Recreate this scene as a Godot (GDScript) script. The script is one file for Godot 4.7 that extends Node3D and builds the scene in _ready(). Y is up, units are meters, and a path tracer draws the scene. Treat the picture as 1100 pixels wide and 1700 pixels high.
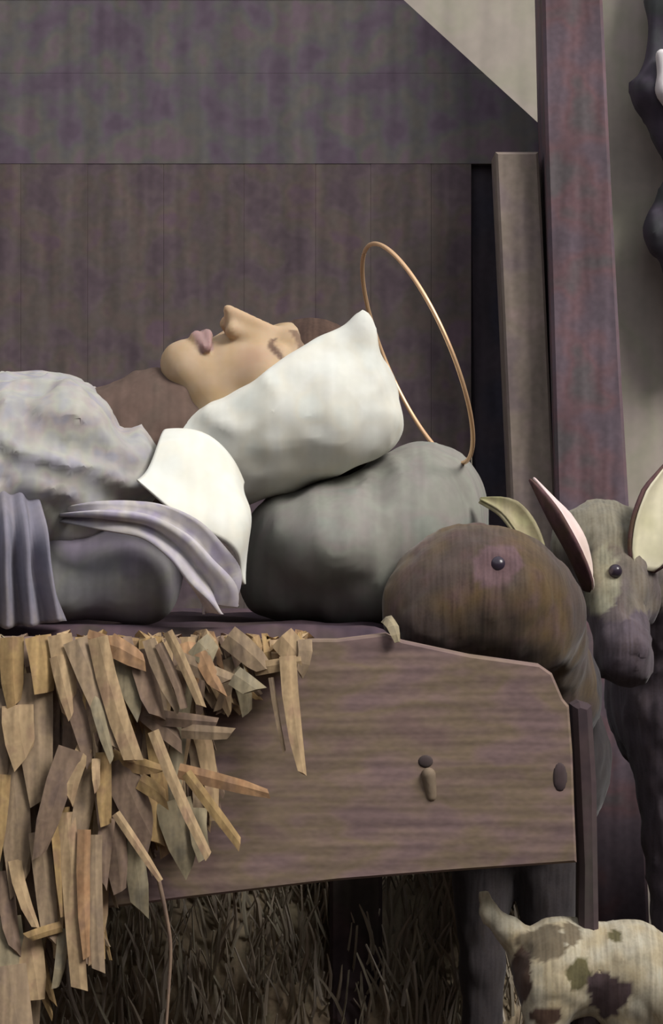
extends Node3D
# A stable: a haloed figure lies on a straw covered manger bed, calf and donkey at its head, a spotted puppy below.

const D := 3.2          # metres from the camera to the plane z = 0 (the middle of the lying head)
const PX := 0.000625    # metres for one photograph pixel in that plane
const EYE := 0.6875     # camera height
var org := Vector3.ZERO # base of the thing being built; meshes are stored relative to it
var rng := RandomNumberGenerator.new()
var M := {}

# ---------------------------------------------------------------- placing
func W(x: float, y: float, z := 0.0) -> Vector3:
	var s := PX * (D - z) / D
	return Vector3((x - 550.0) * s, EYE - (y - 850.0) * s, z)

func thing(called: String, label: String, category: String, base: Vector3, group := "") -> Node3D:
	var o := Node3D.new()
	o.name = called
	add_child(o, true)
	o.position = base
	o.set_meta("label", label)
	o.set_meta("category", category)
	if group != "":
		o.set_meta("group", group)
	org = base
	return o

func part(parent: Node3D, called: String, mesh: Mesh, m: Material, label := "") -> MeshInstance3D:
	var o := MeshInstance3D.new()
	o.name = called
	o.mesh = mesh
	o.material_override = m
	o.cast_shadow = GeometryInstance3D.SHADOW_CASTING_SETTING_ON
	if label != "":
		o.set_meta("label", label)
	parent.add_child(o, true)
	return o

func structure(called: String, base: Vector3) -> Node3D:
	var o := Node3D.new()
	o.name = called
	add_child(o, true)
	o.position = base
	o.set_meta("kind", "structure")
	org = base
	return o

# ---------------------------------------------------------------- materials
func lay(w: int, h: int, freq: float, sd: int, oct := 3) -> PackedByteArray:
	var n := FastNoiseLite.new()
	n.seed = sd
	n.noise_type = FastNoiseLite.TYPE_SIMPLEX_SMOOTH
	n.frequency = freq
	n.fractal_octaves = oct
	var im := n.get_seamless_image(w, h, false, false, 0.15, true)
	im.convert(Image.FORMAT_L8)
	if w != 256 or h != 256:
		im.resize(256, 256, Image.INTERPOLATE_CUBIC)
	return im.get_data()

# colour patches (ramp of cols) under brush-like streaks that run along texture v
func paint(cols: Array, freq: float, streak: float, amp: float, sd: int, along := 24, sideways := false) -> ImageTexture:
	var a := lay(256, 256, freq, sd)
	var b := lay(256, along, streak, sd + 7, 2)
	var c := lay(256, 256, 0.11, sd + 19, 2)
	var out := PackedByteArray()
	out.resize(256 * 256 * 3)
	var last := cols.size() - 1
	for i in 65536:
		var t := clampf((a[i] / 255.0 - 0.18) / 0.64, 0.0, 0.9999) * last
		var k := int(t)
		var p: Color = cols[k]
		var q: Color = cols[k + 1]
		var r := p.lerp(q, t - k)
		var f := 1.0 + amp * (b[i] / 127.5 - 1.0) + amp * 0.45 * (c[i] / 127.5 - 1.0)
		out[i * 3] = clampi(int(r.r * f * 255.0), 0, 255)
		out[i * 3 + 1] = clampi(int(r.g * f * 255.0), 0, 255)
		out[i * 3 + 2] = clampi(int(r.b * f * 255.0), 0, 255)
	var im := Image.create_from_data(256, 256, false, Image.FORMAT_RGB8, out)
	if sideways:
		im.rotate_90(CLOCKWISE)
	return ImageTexture.create_from_image(im)

func c8(r: int, g: int, b: int) -> Color:
	return Color(r / 255.0, g / 255.0, b / 255.0)

func mat(called: String, cols: Array, o := {}) -> StandardMaterial3D:
	var m := StandardMaterial3D.new()
	m.resource_name = called
	m.roughness = o.get("rough", 0.85)
	m.metallic_specular = o.get("spec", 0.3)
	var t := paint(cols, o.get("freq", 0.012), o.get("streak", 0.06), o.get("amp", 0.12), hash(called) % 1000, o.get("along", 24), o.get("turn", false))
	m.albedo_texture = t
	m.uv1_triplanar = true
	m.uv1_world_triplanar = o.get("world", false)
	m.uv1_scale = o.get("scale", Vector3(3, 3, 3))
	if o.get("sheen", 0.0) > 0.0:
		m.rim_enabled = true
		m.rim = o.sheen
	if o.get("tint", false):
		m.vertex_color_use_as_albedo = true
	M[called] = m
	return m

# ---------------------------------------------------------------- implicit shapes
class Prim:
	var kind := 0          # 0 tapered capsule, 1 ellipsoid
	var a := Vector3.ZERO
	var ba := Vector3.ZERO
	var ra := 0.0
	var rd := 0.0
	var inv := 0.0
	var r := Vector3.ONE
	var frame := Basis.IDENTITY
	var k := 0.01
	var cut := false

class Field:
	var prims: Array[Prim] = []
	var bump: Callable
	var reach := 0.0
	func cap(a: Vector3, ra: float, b: Vector3, rb: float, k := 0.01, cut := false) -> void:
		var p := Prim.new()
		p.a = a; p.ba = b - a; p.ra = ra; p.rd = rb - ra
		p.inv = 1.0 / maxf((b - a).length_squared(), 1e-9)
		p.k = k; p.cut = cut
		prims.append(p)
	func ell(c: Vector3, r: Vector3, k := 0.01, frame := Basis.IDENTITY, cut := false) -> void:
		var p := Prim.new()
		p.kind = 1; p.a = c; p.r = r; p.frame = frame.transposed(); p.k = k; p.cut = cut
		prims.append(p)
	var near: Array[Prim] = []
	func one(q: Prim, p: Vector3) -> float:
		if q.kind == 0:
			var pa := p - q.a
			var h := clampf(pa.dot(q.ba) * q.inv, 0.0, 1.0)
			return (pa - q.ba * h).length() - q.ra - q.rd * h
		var l := q.frame * (p - q.a)
		var k0 := (l / q.r).length()
		var k1 := (l / (q.r * q.r)).length()
		return k0 * (k0 - 1.0) / maxf(k1, 1e-6)
	# keep only the primitives that matter within half of c
	func focus(c: Vector3, half: float) -> void:
		near = prims
		var d := at(c)
		var list: Array[Prim] = []
		for q in prims:
			var e := one(q, c)
			if q.cut:
				if e < half * 1.6 + q.k + 0.01:
					list.append(q)
			elif e < maxf(d, 0.0) + half * 2.4 + q.k + 0.01:
				list.append(q)
		near = list
	func at(p: Vector3) -> float:
		var d := 10.0
		for q in near:
			var e: float
			if q.kind == 0:
				var pa := p - q.a
				var h := clampf(pa.dot(q.ba) * q.inv, 0.0, 1.0)
				e = (pa - q.ba * h).length() - q.ra - q.rd * h
			else:
				var l := q.frame * (p - q.a)
				var k0 := (l / q.r).length()
				var k1 := (l / (q.r * q.r)).length()
				e = k0 * (k0 - 1.0) / maxf(k1, 1e-6)
			if q.cut:
				var h2 := clampf(0.5 - 0.5 * (d + e) / q.k, 0.0, 1.0)
				d = lerpf(d, -e, h2) + q.k * h2 * (1.0 - h2)
			else:
				var h3 := clampf(0.5 + 0.5 * (d - e) / q.k, 0.0, 1.0)
				d = lerpf(d, e, h3) - q.k * h3 * (1.0 - h3)
		if reach > 0.0 and absf(d) < 0.06:
			d -= bump.call(p)
		return d

# surface nets over blocks of 4 cells; returns surface arrays (positions relative to org)
func nets(f: Field, lo: Vector3, hi: Vector3, cell: float, tint: Variant = null) -> Array:
	var n := Vector3i(((hi - lo) / cell / 4.0).ceil()) * 4
	var sx := n.x + 1
	var sxy := sx * (n.y + 1)
	var vals := PackedFloat32Array()
	vals.resize(sxy * (n.z + 1))
	vals.fill(99.0)
	var ids := PackedInt32Array()
	ids.resize(vals.size())
	ids.fill(-1)
	var pos := PackedVector3Array()
	var nor := PackedVector3Array()
	var col := PackedColorArray()
	var idx := PackedInt32Array()
	var cells: Array[Vector3i] = []
	var far := cell * 3.47 * 1.25 + f.reach + 0.004
	var corner := [0, 1, sx, sx + 1, sxy, sxy + 1, sxy + sx, sxy + sx + 1]
	var blocks: Array[Vector3i] = []
	for cz in range(0, n.z, 16):
		for cy in range(0, n.y, 16):
			for cx in range(0, n.x, 16):
				blocks.append(Vector3i(cx, cy, cz))
	f.near = f.prims
	for q0 in blocks:
		var mid := lo + (Vector3(q0) + Vector3(8, 8, 8)) * cell
		f.near = f.prims
		if absf(f.at(mid)) > cell * 13.9 * 1.2 + f.reach + 0.01:
			continue
		f.focus(mid, cell * 13.9)
		for b0 in 64:
			var bx := q0.x + (b0 & 3) * 4
			var by := q0.y + ((b0 >> 2) & 3) * 4
			var bz := q0.z + (b0 >> 4) * 4
			if bx >= n.x or by >= n.y or bz >= n.z:
				continue
			if absf(f.at(lo + Vector3(bx + 2, by + 2, bz + 2) * cell)) > far:
				continue
			for z in range(bz, bz + 5):
				for y in range(by, by + 5):
					var row := z * sxy + y * sx
					for x in range(bx, bx + 5):
						if vals[row + x] > 90.0:
							vals[row + x] = f.at(lo + Vector3(x, y, z) * cell)
			for z in range(bz, bz + 4):
				for y in range(by, by + 4):
					for x in range(bx, bx + 4):
						var i := z * sxy + y * sx + x
						var s := 0
						for c in 8:
							if vals[i + corner[c]] < 0.0:
								s += 1
						if s == 0 or s == 8:
							continue
						var sum := Vector3.ZERO
						var cnt := 0
						for e in 12:
							var ax := e >> 2
							var k := e & 3
							var c0: int
							var c1: int
							var p0: Vector3
							if ax == 0:
								c0 = k * 2; c1 = c0 + 1
							elif ax == 1:
								c0 = (k & 1) + (k >> 1) * 4; c1 = c0 + 2
							else:
								c0 = k; c1 = k + 4
							var v0 := vals[i + corner[c0]]
							var v1 := vals[i + corner[c1]]
							if (v0 < 0.0) == (v1 < 0.0):
								continue
							p0 = Vector3(c0 & 1, (c0 >> 1) & 1, c0 >> 2)
							p0[ax] += v0 / (v0 - v1)
							sum += p0
							cnt += 1
						ids[i] = pos.size()
						pos.append(lo + (Vector3(x, y, z) + sum / cnt) * cell)
						cells.append(Vector3i(x, y, z))
	f.near = f.prims
	nor.resize(pos.size())
	for q in cells:
		var i := q.z * sxy + q.y * sx + q.x
		for ax in 3:
			var st: int = [1, sx, sxy][ax]
			var inside := vals[i] < 0.0
			if inside == (vals[i + st] < 0.0):
				continue
			var u: int = [sx, sxy, 1][ax]
			var v: int = [sxy, 1, sx][ax]
			if i - u - v < 0:
				continue
			var a := ids[i]
			var b := ids[i - u]
			var c := ids[i - u - v]
			var d := ids[i - v]
			if a < 0 or b < 0 or c < 0 or d < 0:
				continue
			if inside:
				var t := b
				b = d
				d = t
			# clockwise seen from outside
			idx.append_array([a, b, c, a, c, d])
			var nn := -((pos[b] - pos[a]).cross(pos[c] - pos[a]) + (pos[c] - pos[a]).cross(pos[d] - pos[a]))
			nor[a] += nn; nor[b] += nn; nor[c] += nn; nor[d] += nn
	for i in pos.size():
		nor[i] = nor[i].normalized()
		if tint != null:
			col.append(tint.call(pos[i], nor[i]))
		pos[i] -= org
	return [pos, nor, col, idx]

func join(sets: Array) -> ArrayMesh:
	var pos := PackedVector3Array()
	var nor := PackedVector3Array()
	var col := PackedColorArray()
	var idx := PackedInt32Array()
	for s in sets:
		var at := pos.size()
		pos.append_array(s[0])
		nor.append_array(s[1])
		col.append_array(s[2])
		for i in s[3]:
			idx.append(i + at)
	var arr := []
	arr.resize(Mesh.ARRAY_MAX)
	arr[Mesh.ARRAY_VERTEX] = pos
	arr[Mesh.ARRAY_NORMAL] = nor
	arr[Mesh.ARRAY_INDEX] = idx
	if col.size() == pos.size():
		arr[Mesh.ARRAY_COLOR] = col
	var m := ArrayMesh.new()
	m.add_surface_from_arrays(Mesh.PRIMITIVE_TRIANGLES, arr)
	return m

# ---------------------------------------------------------------- explicit shapes
func tri(st: SurfaceTool, a: Vector3, b: Vector3, c: Vector3) -> void:
	st.add_vertex(a - org); st.add_vertex(b - org); st.add_vertex(c - org)

func quad(st: SurfaceTool, a: Vector3, b: Vector3, c: Vector3, d: Vector3) -> void:
	tri(st, a, b, c)
	tri(st, a, c, d)

func start(smooth := false) -> SurfaceTool:
	var st := SurfaceTool.new()
	st.begin(Mesh.PRIMITIVE_TRIANGLES)
	st.set_smooth_group(0 if smooth else -1)
	return st

func done(st: SurfaceTool) -> ArrayMesh:
	st.index()
	st.generate_normals()
	return st.commit()

# polygon in photograph pixels (clockwise as seen), front face at depth z1, back at z0, with a chamfer
func board(poly: Array, z0: float, z1: float, bevel := 0.004) -> ArrayMesh:
	var n := poly.size()
	var front := PackedVector2Array()
	for p in poly:
		var w := W(p.x, p.y, z1)
		front.append(Vector2(w.x, w.y))
	if not Geometry2D.is_polygon_clockwise(front):
		front.reverse()
	var inset := PackedVector2Array()
	for i in n:
		var a := front[(i + n - 1) % n]
		var b := front[i]
		var c := front[(i + 1) % n]
		var d1 := (b - a).normalized()
		var d2 := (c - b).normalized()
		var n1 := Vector2(d1.y, -d1.x)
		var n2 := Vector2(d2.y, -d2.x)
		inset.append(b + (n1 + n2) / maxf(1.0 + n1.dot(n2), 0.35) * bevel)
	var st := start()
	var rings := [[inset, z1], [front, z1 - bevel], [front, z0 + bevel], [inset, z0]]
	for r in 3:
		var u: PackedVector2Array = rings[r][0]
		var v: PackedVector2Array = rings[r + 1][0]
		for i in n:
			var j := (i + 1) % n
			quad(st, Vector3(u[i].x, u[i].y, rings[r][1]), Vector3(v[i].x, v[i].y, rings[r + 1][1]), Vector3(v[j].x, v[j].y, rings[r + 1][1]), Vector3(u[j].x, u[j].y, rings[r][1]))
	var t := Geometry2D.triangulate_polygon(inset)
	for i in range(0, t.size(), 3):
		var a := inset[t[i]]
		var b := inset[t[i + 1]]
		var c := inset[t[i + 2]]
		if (b - a).cross(c - a) > 0.0:
			var s := b
			b = c
			c = s
		tri(st, Vector3(a.x, a.y, z1), Vector3(b.x, b.y, z1), Vector3(c.x, c.y, z1))
		tri(st, Vector3(a.x, a.y, z0), Vector3(c.x, c.y, z0), Vector3(b.x, b.y, z0))
	return done(st)

func V(x: float, y: float) -> Vector2:
	return Vector2(x, y)

func block(lo: Vector3, hi: Vector3, bevel := 0.004) -> ArrayMesh:
	var st := start()
	var z := [hi.z, hi.z - bevel, lo.z + bevel, lo.z]
	var ins := [bevel, 0.0, 0.0, bevel]
	var ring := func(k: int) -> Array:
		var e: float = ins[k]
		return [Vector3(lo.x + e, hi.y - e, z[k]), Vector3(hi.x - e, hi.y - e, z[k]), Vector3(hi.x - e, lo.y + e, z[k]), Vector3(lo.x + e, lo.y + e, z[k])]
	for k in 3:
		var a: Array = ring.call(k)
		var b: Array = ring.call(k + 1)
		for i in 4:
			var j := (i + 1) % 4
			quad(st, a[i], b[i], b[j], a[j])
	var f: Array = ring.call(0)
	quad(st, f[0], f[1], f[2], f[3])
	var g: Array = ring.call(3)
	quad(st, g[3], g[2], g[1], g[0])
	return done(st)

func spline(p: Array, t: float) -> Vector3:
	var n := p.size() - 1
	var x := clampf(t, 0.0, 0.99999) * n
	var i := int(x)
	var a: Vector3 = p[maxi(i - 1, 0)]
	var b: Vector3 = p[i]
	var c: Vector3 = p[i + 1]
	var d: Vector3 = p[mini(i + 2, n)]
	return b.cubic_interpolate(c, a, d, x - i)

func tube(p: Array, r0: float, r1: float, sides := 8, steps := 16, closed := false) -> ArrayMesh:
	var st := start(true)
	var rings := []
	var up := Vector3(0.13, 0.31, 0.94)
	for s in steps + 1:
		var t := float(s) / steps
		var c := spline(p, t)
		var dir := (spline(p, minf(t + 0.01, 1.0)) - spline(p, maxf(t - 0.01, 0.0))).normalized()
		var x := dir.cross(up).normalized()
		var y := dir.cross(x)
		var r := lerpf(r0, r1, t)
		var ring := []
		for k in sides:
			var a := TAU * k / sides
			ring.append(c + (x * cos(a) + y * sin(a)) * r)
		rings.append(ring)
	for s in steps:
		for k in sides:
			var j := (k + 1) % sides
			quad(st, rings[s][k], rings[s][j], rings[s + 1][j], rings[s + 1][k])
	for k in range(1, sides - 1):
		tri(st, rings[0][0], rings[0][k + 1], rings[0][k])
		tri(st, rings[steps][0], rings[steps][k], rings[steps][k + 1])
	return done(st)

# a dry flat stalk or leaf: path in world points, width and thickness in metres, lens shaped section
func blade(p: Array, w: float, thick: float, turn: float, tip: float, steps := 4, st0: Variant = null) -> ArrayMesh:
	var st: SurfaceTool = st0 if st0 != null else start()
	var rings := []
	var ragged := rng.randf_range(-0.5, 0.5)
	for s in steps + 1:
		var t := float(s) / steps
		var c := spline(p, t)
		var dir := (spline(p, minf(t + 0.05, 1.0)) - spline(p, maxf(t - 0.05, 0.0))).normalized()
		var x := dir.cross(Vector3(sin(turn + 0.4 * t), 0.0, cos(turn + 0.4 * t))).normalized()
		var y := x.cross(dir)
		var ww := w * (1.0 if t < 0.55 else lerpf(1.0, tip, (t - 0.55) / 0.45)) * 0.5
		var cut := dir * (ragged * w if s == steps else 0.0)
		rings.append([c - x * ww - y * thick * 0.4 + cut, c - x * ww * 0.1 + y * thick * 0.6, c + x * ww - y * thick * 0.4 - cut, c + x * ww * 0.1 - y * thick * 0.9])
	for s in steps:
		for k in 4:
			var j := (k + 1) % 4
			quad(st, rings[s][k], rings[s][j], rings[s + 1][j], rings[s + 1][k])
	quad(st, rings[0][3], rings[0][2], rings[0][1], rings[0][0])
	quad(st, rings[steps][0], rings[steps][1], rings[steps][2], rings[steps][3])
	return null if st0 != null else done(st)

# cloth: rows of control points (spline in both ways), fold(u, v) metres along the normal, solid thickness
func sheet(rows: Array, nu: int, nv: int, thick: float, fold: Variant = null) -> ArrayMesh:
	var P := []
	for j in nv + 1:
		var v := float(j) / nv
		var line := []
		var ctrl := []
		for q in rows[0].size():
			var colm := []
			for r in rows:
				colm.append(r[q])
			ctrl.append(spline(colm, v))
		for i in nu + 1:
			line.append(spline(ctrl, float(i) / nu))
		P.append(line)
	var N := []
	for j in nv + 1:
		var line := []
		for i in nu + 1:
			var du: Vector3 = P[j][mini(i + 1, nu)] - P[j][maxi(i - 1, 0)]
			var dv: Vector3 = P[mini(j + 1, nv)][i] - P[maxi(j - 1, 0)][i]
			line.append(dv.cross(du).normalized())
		N.append(line)
	if N[nv / 2][nu / 2].z < 0.0:
		for j in nv + 1:
			for i in nu + 1:
				N[j][i] = -N[j][i]
	var A := []
	var B := []
	for j in nv + 1:
		var la := []
		var lb := []
		for i in nu + 1:
			var f: float = fold.call(float(i) / nu, float(j) / nv) if fold != null else 0.0
			la.append(P[j][i] + N[j][i] * (f + thick * 0.5))
			lb.append(P[j][i] + N[j][i] * (f - thick * 0.5))
		A.append(la)
		B.append(lb)
	var st := start(true)
	for j in nv:
		for i in nu:
			quad(st, A[j][i], A[j][i + 1], A[j + 1][i + 1], A[j + 1][i])
			quad(st, B[j][i], B[j + 1][i], B[j + 1][i + 1], B[j][i + 1])
	for i in nu:
		quad(st, A[0][i + 1], A[0][i], B[0][i], B[0][i + 1])
		quad(st, A[nv][i], A[nv][i + 1], B[nv][i + 1], B[nv][i])
	for j in nv:
		quad(st, A[j][0], A[j + 1][0], B[j + 1][0], B[j][0])
		quad(st, A[j + 1][nu], A[j][nu], B[j][nu], B[j + 1][nu])
	return done(st)

func noise(sd: int, freq: float, oct := 2) -> FastNoiseLite:
	var n := FastNoiseLite.new()
	n.seed = sd
	n.frequency = freq
	n.noise_type = FastNoiseLite.TYPE_SIMPLEX_SMOOTH
	n.fractal_octaves = oct
	return n

# ================================================================ scene
func _ready() -> void:
	rng.seed = 4711
	camera_and_light()
	materials()
	setting()
	manger()
	bedding()
	person()
	halo()
	straw()
	calf()
	donkey()
	dog()
	hay()
	cloak()

func camera_and_light() -> void:
	var cam := Camera3D.new()
	cam.name = "camera"
	cam.position = Vector3(0, EYE, D)
	cam.fov = rad_to_deg(2.0 * atan(850.0 * PX / D))
	cam.near = 0.05
	cam.far = 60.0
	add_child(cam)
	cam.current = true
	var e := Environment.new()
	e.background_mode = Environment.BG_SKY
	var sky := Sky.new()
	var sm := ProceduralSkyMaterial.new()      # a bright overcast day outside the open front of the stable
	sm.sky_top_color = c8(214, 216, 222)
	sm.sky_horizon_color = c8(198, 196, 196)
	sm.ground_bottom_color = c8(96, 88, 84)
	sm.ground_horizon_color = c8(120, 112, 106)
	sm.sun_angle_max = 1.0
	sky.sky_material = sm
	e.sky = sky
	e.background_energy_multiplier = 1.12
	e.tonemap_mode = Environment.TONE_MAPPER_LINEAR
	e.tonemap_exposure = 1.0
	e.sdfgi_enabled = true
	e.ssao_enabled = true
	e.ssil_enabled = true
	var we := WorldEnvironment.new()
	we.name = "environment"
	we.environment = e
	add_child(we)
	var sun := DirectionalLight3D.new()        # sun behind thin cloud, from the upper right in front
	sun.name = "sun"
	sun.light_color = Color(1.0, 0.98, 0.96)
	sun.light_energy = 1.0
	sun.light_angular_distance = 24.0
	sun.shadow_enabled = true
	add_child(sun)
	sun.look_at_from_position(Vector3(1.9, 2.3, 1.5), Vector3.ZERO)

func materials() -> void:
	mat("gable wood", [c8(92, 80, 92), c8(98, 88, 98), c8(96, 94, 94), c8(102, 98, 94), c8(106, 92, 100)], {"world": true, "freq": 0.022, "amp": 0.08, "scale": Vector3(2.4, 2.4, 2.4)})
	mat("stall wood", [c8(88, 76, 82), c8(96, 84, 88), c8(94, 86, 82), c8(100, 88, 84), c8(98, 82, 90)], {"world": true, "freq": 0.022, "amp": 0.11, "scale": Vector3(2.6, 2.6, 2.6)})
	mat("tarred wood", [c8(58, 56, 66), c8(66, 60, 66), c8(72, 64, 72)], {"world": true, "amp": 0.14})
	mat("pale wood", [c8(138, 124, 122), c8(150, 136, 126), c8(142, 130, 118), c8(154, 136, 130)], {"world": true, "amp": 0.11})
	mat("red wood", [c8(101, 90, 98), c8(108, 94, 102), c8(116, 92, 96), c8(102, 95, 97)], {"world": true, "amp": 0.13})
	mat("plaster", [c8(180, 171, 160), c8(188, 178, 167), c8(182, 177, 160), c8(192, 180, 172)], {"world": true, "amp": 0.05, "scale": Vector3(2, 2, 2)})
	mat("earth", [c8(66, 58, 56), c8(80, 70, 62), c8(72, 68, 62)], {"world": true, "amp": 0.12})
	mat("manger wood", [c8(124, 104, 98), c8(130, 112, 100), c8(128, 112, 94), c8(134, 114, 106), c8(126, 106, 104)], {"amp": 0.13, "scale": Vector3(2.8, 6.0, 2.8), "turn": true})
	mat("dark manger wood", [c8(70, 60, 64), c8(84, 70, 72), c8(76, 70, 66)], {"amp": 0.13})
	mat("peg wood", [c8(122, 108, 92), c8(134, 118, 100)], {"amp": 0.1})
	mat("ticking", [c8(70, 58, 68), c8(84, 68, 74), c8(76, 66, 62)], {"amp": 0.1})
	mat("pillow cloth", [c8(127, 125, 118), c8(138, 140, 130), c8(140, 134, 130), c8(134, 140, 132)], {"amp": 0.07, "scale": Vector3(4, 4, 4), "sheen": 0.2})
	mat("blanket cloth", [c8(118, 118, 120), c8(127, 127, 122), c8(120, 113, 127)], {"amp": 0.08, "scale": Vector3(4, 4, 4), "sheen": 0.2})
	mat("cloak cloth", [c8(116, 116, 130), c8(128, 124, 136), c8(134, 128, 128)], {"amp": 0.1, "scale": Vector3(4, 4, 4), "sheen": 0.2})
	mat("dress cloth", [c8(154, 152, 160), c8(160, 161, 158), c8(170, 170, 158), c8(168, 158, 156), c8(150, 149, 160)], {"freq": 0.02, "amp": 0.07, "scale": Vector3(4, 4, 4), "sheen": 0.2})
	mat("shawl cloth", [c8(166, 158, 178), c8(184, 180, 184), c8(194, 188, 182), c8(170, 163, 184)], {"freq": 0.02, "amp": 0.06, "scale": Vector3(5, 5, 5), "sheen": 0.2})
	mat("veil cloth", [c8(220, 223, 214), c8(227, 228, 220), c8(224, 222, 208), c8(218, 222, 214)], {"amp": 0.03, "scale": Vector3(4, 4, 4), "sheen": 0.2})
	mat("skin", [c8(235, 235, 235), c8(250, 246, 240)], {"amp": 0.03, "tint": true, "rough": 0.6})
	M["skin"].subsurf_scatter_enabled = true
	M["skin"].subsurf_scatter_strength = 0.15
	mat("collar cloth", [c8(92, 76, 68), c8(102, 84, 76), c8(88, 76, 68)], {"amp": 0.1, "scale": Vector3(5, 5, 5)})  # the darkness of this brown stands in for shadow on the throat
	mat("hair", [c8(72, 56, 50), c8(88, 70, 60)], {"amp": 0.2, "scale": Vector3(8, 8, 8)})
	mat("fur", [c8(225, 225, 225), c8(245, 242, 240), c8(252, 246, 236)], {"amp": 0.16, "scale": Vector3(9, 9, 9), "streak": 0.08, "tint": true, "sheen": 0.3})
	mat("ear lining", [c8(226, 200, 200), c8(238, 218, 214), c8(230, 212, 200)], {"amp": 0.08})
	mat("cream lining", [c8(206, 200, 172), c8(216, 210, 186), c8(196, 192, 160)], {"amp": 0.08})
	mat("dark ear fur", [c8(84, 60, 66), c8(98, 72, 72), c8(88, 72, 56)], {"amp": 0.12, "scale": Vector3(8, 8, 8)})
	mat("cream ear fur", [c8(158, 155, 117), c8(144, 135, 108), c8(173, 167, 142)], {"amp": 0.1, "scale": Vector3(8, 8, 8)})
	mat("cloak wool", [c8(78, 74, 86), c8(86, 78, 92), c8(80, 84, 84)], {"amp": 0.1, "scale": Vector3(4, 4, 4)})
	mat("white linen", [c8(226, 220, 222), c8(234, 232, 230)], {"amp": 0.03})
	var sc := [
		[c8(154, 126, 88), c8(168, 142, 98), c8(148, 120, 92)],
		[c8(146, 126, 104), c8(156, 136, 110), c8(138, 120, 102)],
		[c8(164, 140, 108), c8(176, 152, 118), c8(158, 130, 106)],
		[c8(124, 104, 90), c8(134, 114, 96), c8(118, 100, 90)],
		[c8(158, 122, 90), c8(168, 134, 100), c8(148, 118, 94)],
		[c8(140, 130, 106), c8(150, 138, 112), c8(130, 122, 104)],
	]
	for i in 6:
		mat("straw %d" % i, sc[i], {"amp": 0.16, "scale": Vector3(7, 5, 7), "freq": 0.02})
	mat("hay", [c8(164, 150, 128), c8(172, 154, 130), c8(162, 152, 126)], {"amp": 0.2, "scale": Vector3(6, 6, 6)})
	var h := StandardMaterial3D.new()
	h.resource_name = "hay stalks"
	h.vertex_color_use_as_albedo = true
	h.roughness = 0.9
	M["hay stalks"] = h
	var g := StandardMaterial3D.new()
	g.resource_name = "gold"
	g.albedo_color = c8(240, 200, 158)
	g.metallic = 0.6
	g.roughness = 0.42
	M["gold"] = g
	var b := StandardMaterial3D.new()
	b.resource_name = "dark eye"
	b.albedo_color = c8(52, 44, 56)
	b.roughness = 0.25
	M["dark eye"] = b

# ---------------------------------------------------------------- setting
func setting() -> void:
	var f := structure("floor", Vector3(0, -0.1, 0))
	part(f, "ground", block(Vector3(-3.5, -0.1, -1.6), Vector3(3.5, 0.0, 5.0), 0.01), M["earth"])
	var w := structure("wall_back", Vector3(0, 0, -1.0))
	part(w, "plaster", block(Vector3(-3.5, 0, -1.1), Vector3(3.5, 2.6, -0.95), 0.01), M["plaster"])
	# unseen yard wall, added to keep low daylight from under the manger
	var yw := structure("wall_added_front", Vector3(0, 0, 4.9))
	part(yw, "boarding", block(Vector3(-3.5, 0, 4.85), Vector3(3.5, 2.3, 4.97), 0.01), M["stall wood"])
	for side in [["wall_added_left", -2.3], ["wall_added_right", 2.3]]:  # side walls added out of view to cut low light from both sides
		var sw := structure(side[0], Vector3(side[1], 0, 1.9))
		part(sw, "boarding", block(Vector3(side[1] - 0.05, 0, -0.9), Vector3(side[1] + 0.05, 2.2, 4.8), 0.01), M["stall wood"])
	# dark gable boarding, horizontal planks sawn off along the roof slope
	var g := structure("wall_gable", W(300, 270, -0.72))
	var y := -420.0
	var tones := rng
	while y < 268.0:
		var h := minf(tones.randf_range(95, 140), 272.0 - y)
		if 272.0 - (y + h) < 40.0:
			h = 272.0 - y
		var cut := func(yy: float) -> float: return minf(670.0 + yy * 235.0 / 215.0, 905.0)
		var y2 := y + h - 0.2
		var poly := [V(-900, y), V(cut.call(y), y), V(cut.call(y2), y2), V(-900, y2)]
		if y < 215.0 and y2 > 215.0:
			poly = [V(-900, y), V(cut.call(y), y), V(905, 215), V(905, y2), V(-900, y2)]
		part(g, "plank", board(poly, -0.78, -0.750 - tones.randf() * 0.0003, 0.0003), M["gable wood"])
		y += h
	# stall wall below: upright planks
	var s := structure("wall_stall", W(300, 1700, -0.78))
	var x := -900.0
	while x < 770.0:
		var ww := minf(tones.randf_range(90, 140), 782.0 - x)
		if 782.0 - (x + ww) < 40.0:
			ww = 782.0 - x
		part(s, "plank", board([V(x, 271), V(x + ww - 0.2, 271), V(x + ww - 0.2, 1700), V(x, 1700)], -0.80, -0.7506 - tones.randf() * 0.0003, 0.0003), M["stall wood"])
		x += ww
	# dark jamb, pale board and the reddish post
	var j := structure("trim_1", W(802, 1700, -0.78))
	part(j, "jamb", board([V(777, 258), V(834, 258), V(858, 1700), V(800, 1700)], -0.80, -0.765, 0.003), M["tarred wood"])
	var b := structure("trim_2", W(870, 1700, -0.73))
	part(b, "upright_board", board([V(822, 252), V(893, 252), V(900, 380), V(922, 850), V(940, 1700), V(872, 1700), V(848, 820), V(830, 420)], -0.76, -0.655, 0.003), M["pale wood"])
	var p := structure("trim_3", W(1010, 1700, -0.66))
	part(p, "post", board([V(892, -300), V(988, -300), V(1000, 0), V(1014, 300), V(1032, 640), V(1046, 880), V(1066, 1250), V(1086, 1740), V(955, 1740), V(940, 1250), V(924, 860), V(914, 500), V(904, 180), V(900, 0)], -0.76, -0.62, 0.004), M["red wood"])

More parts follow.
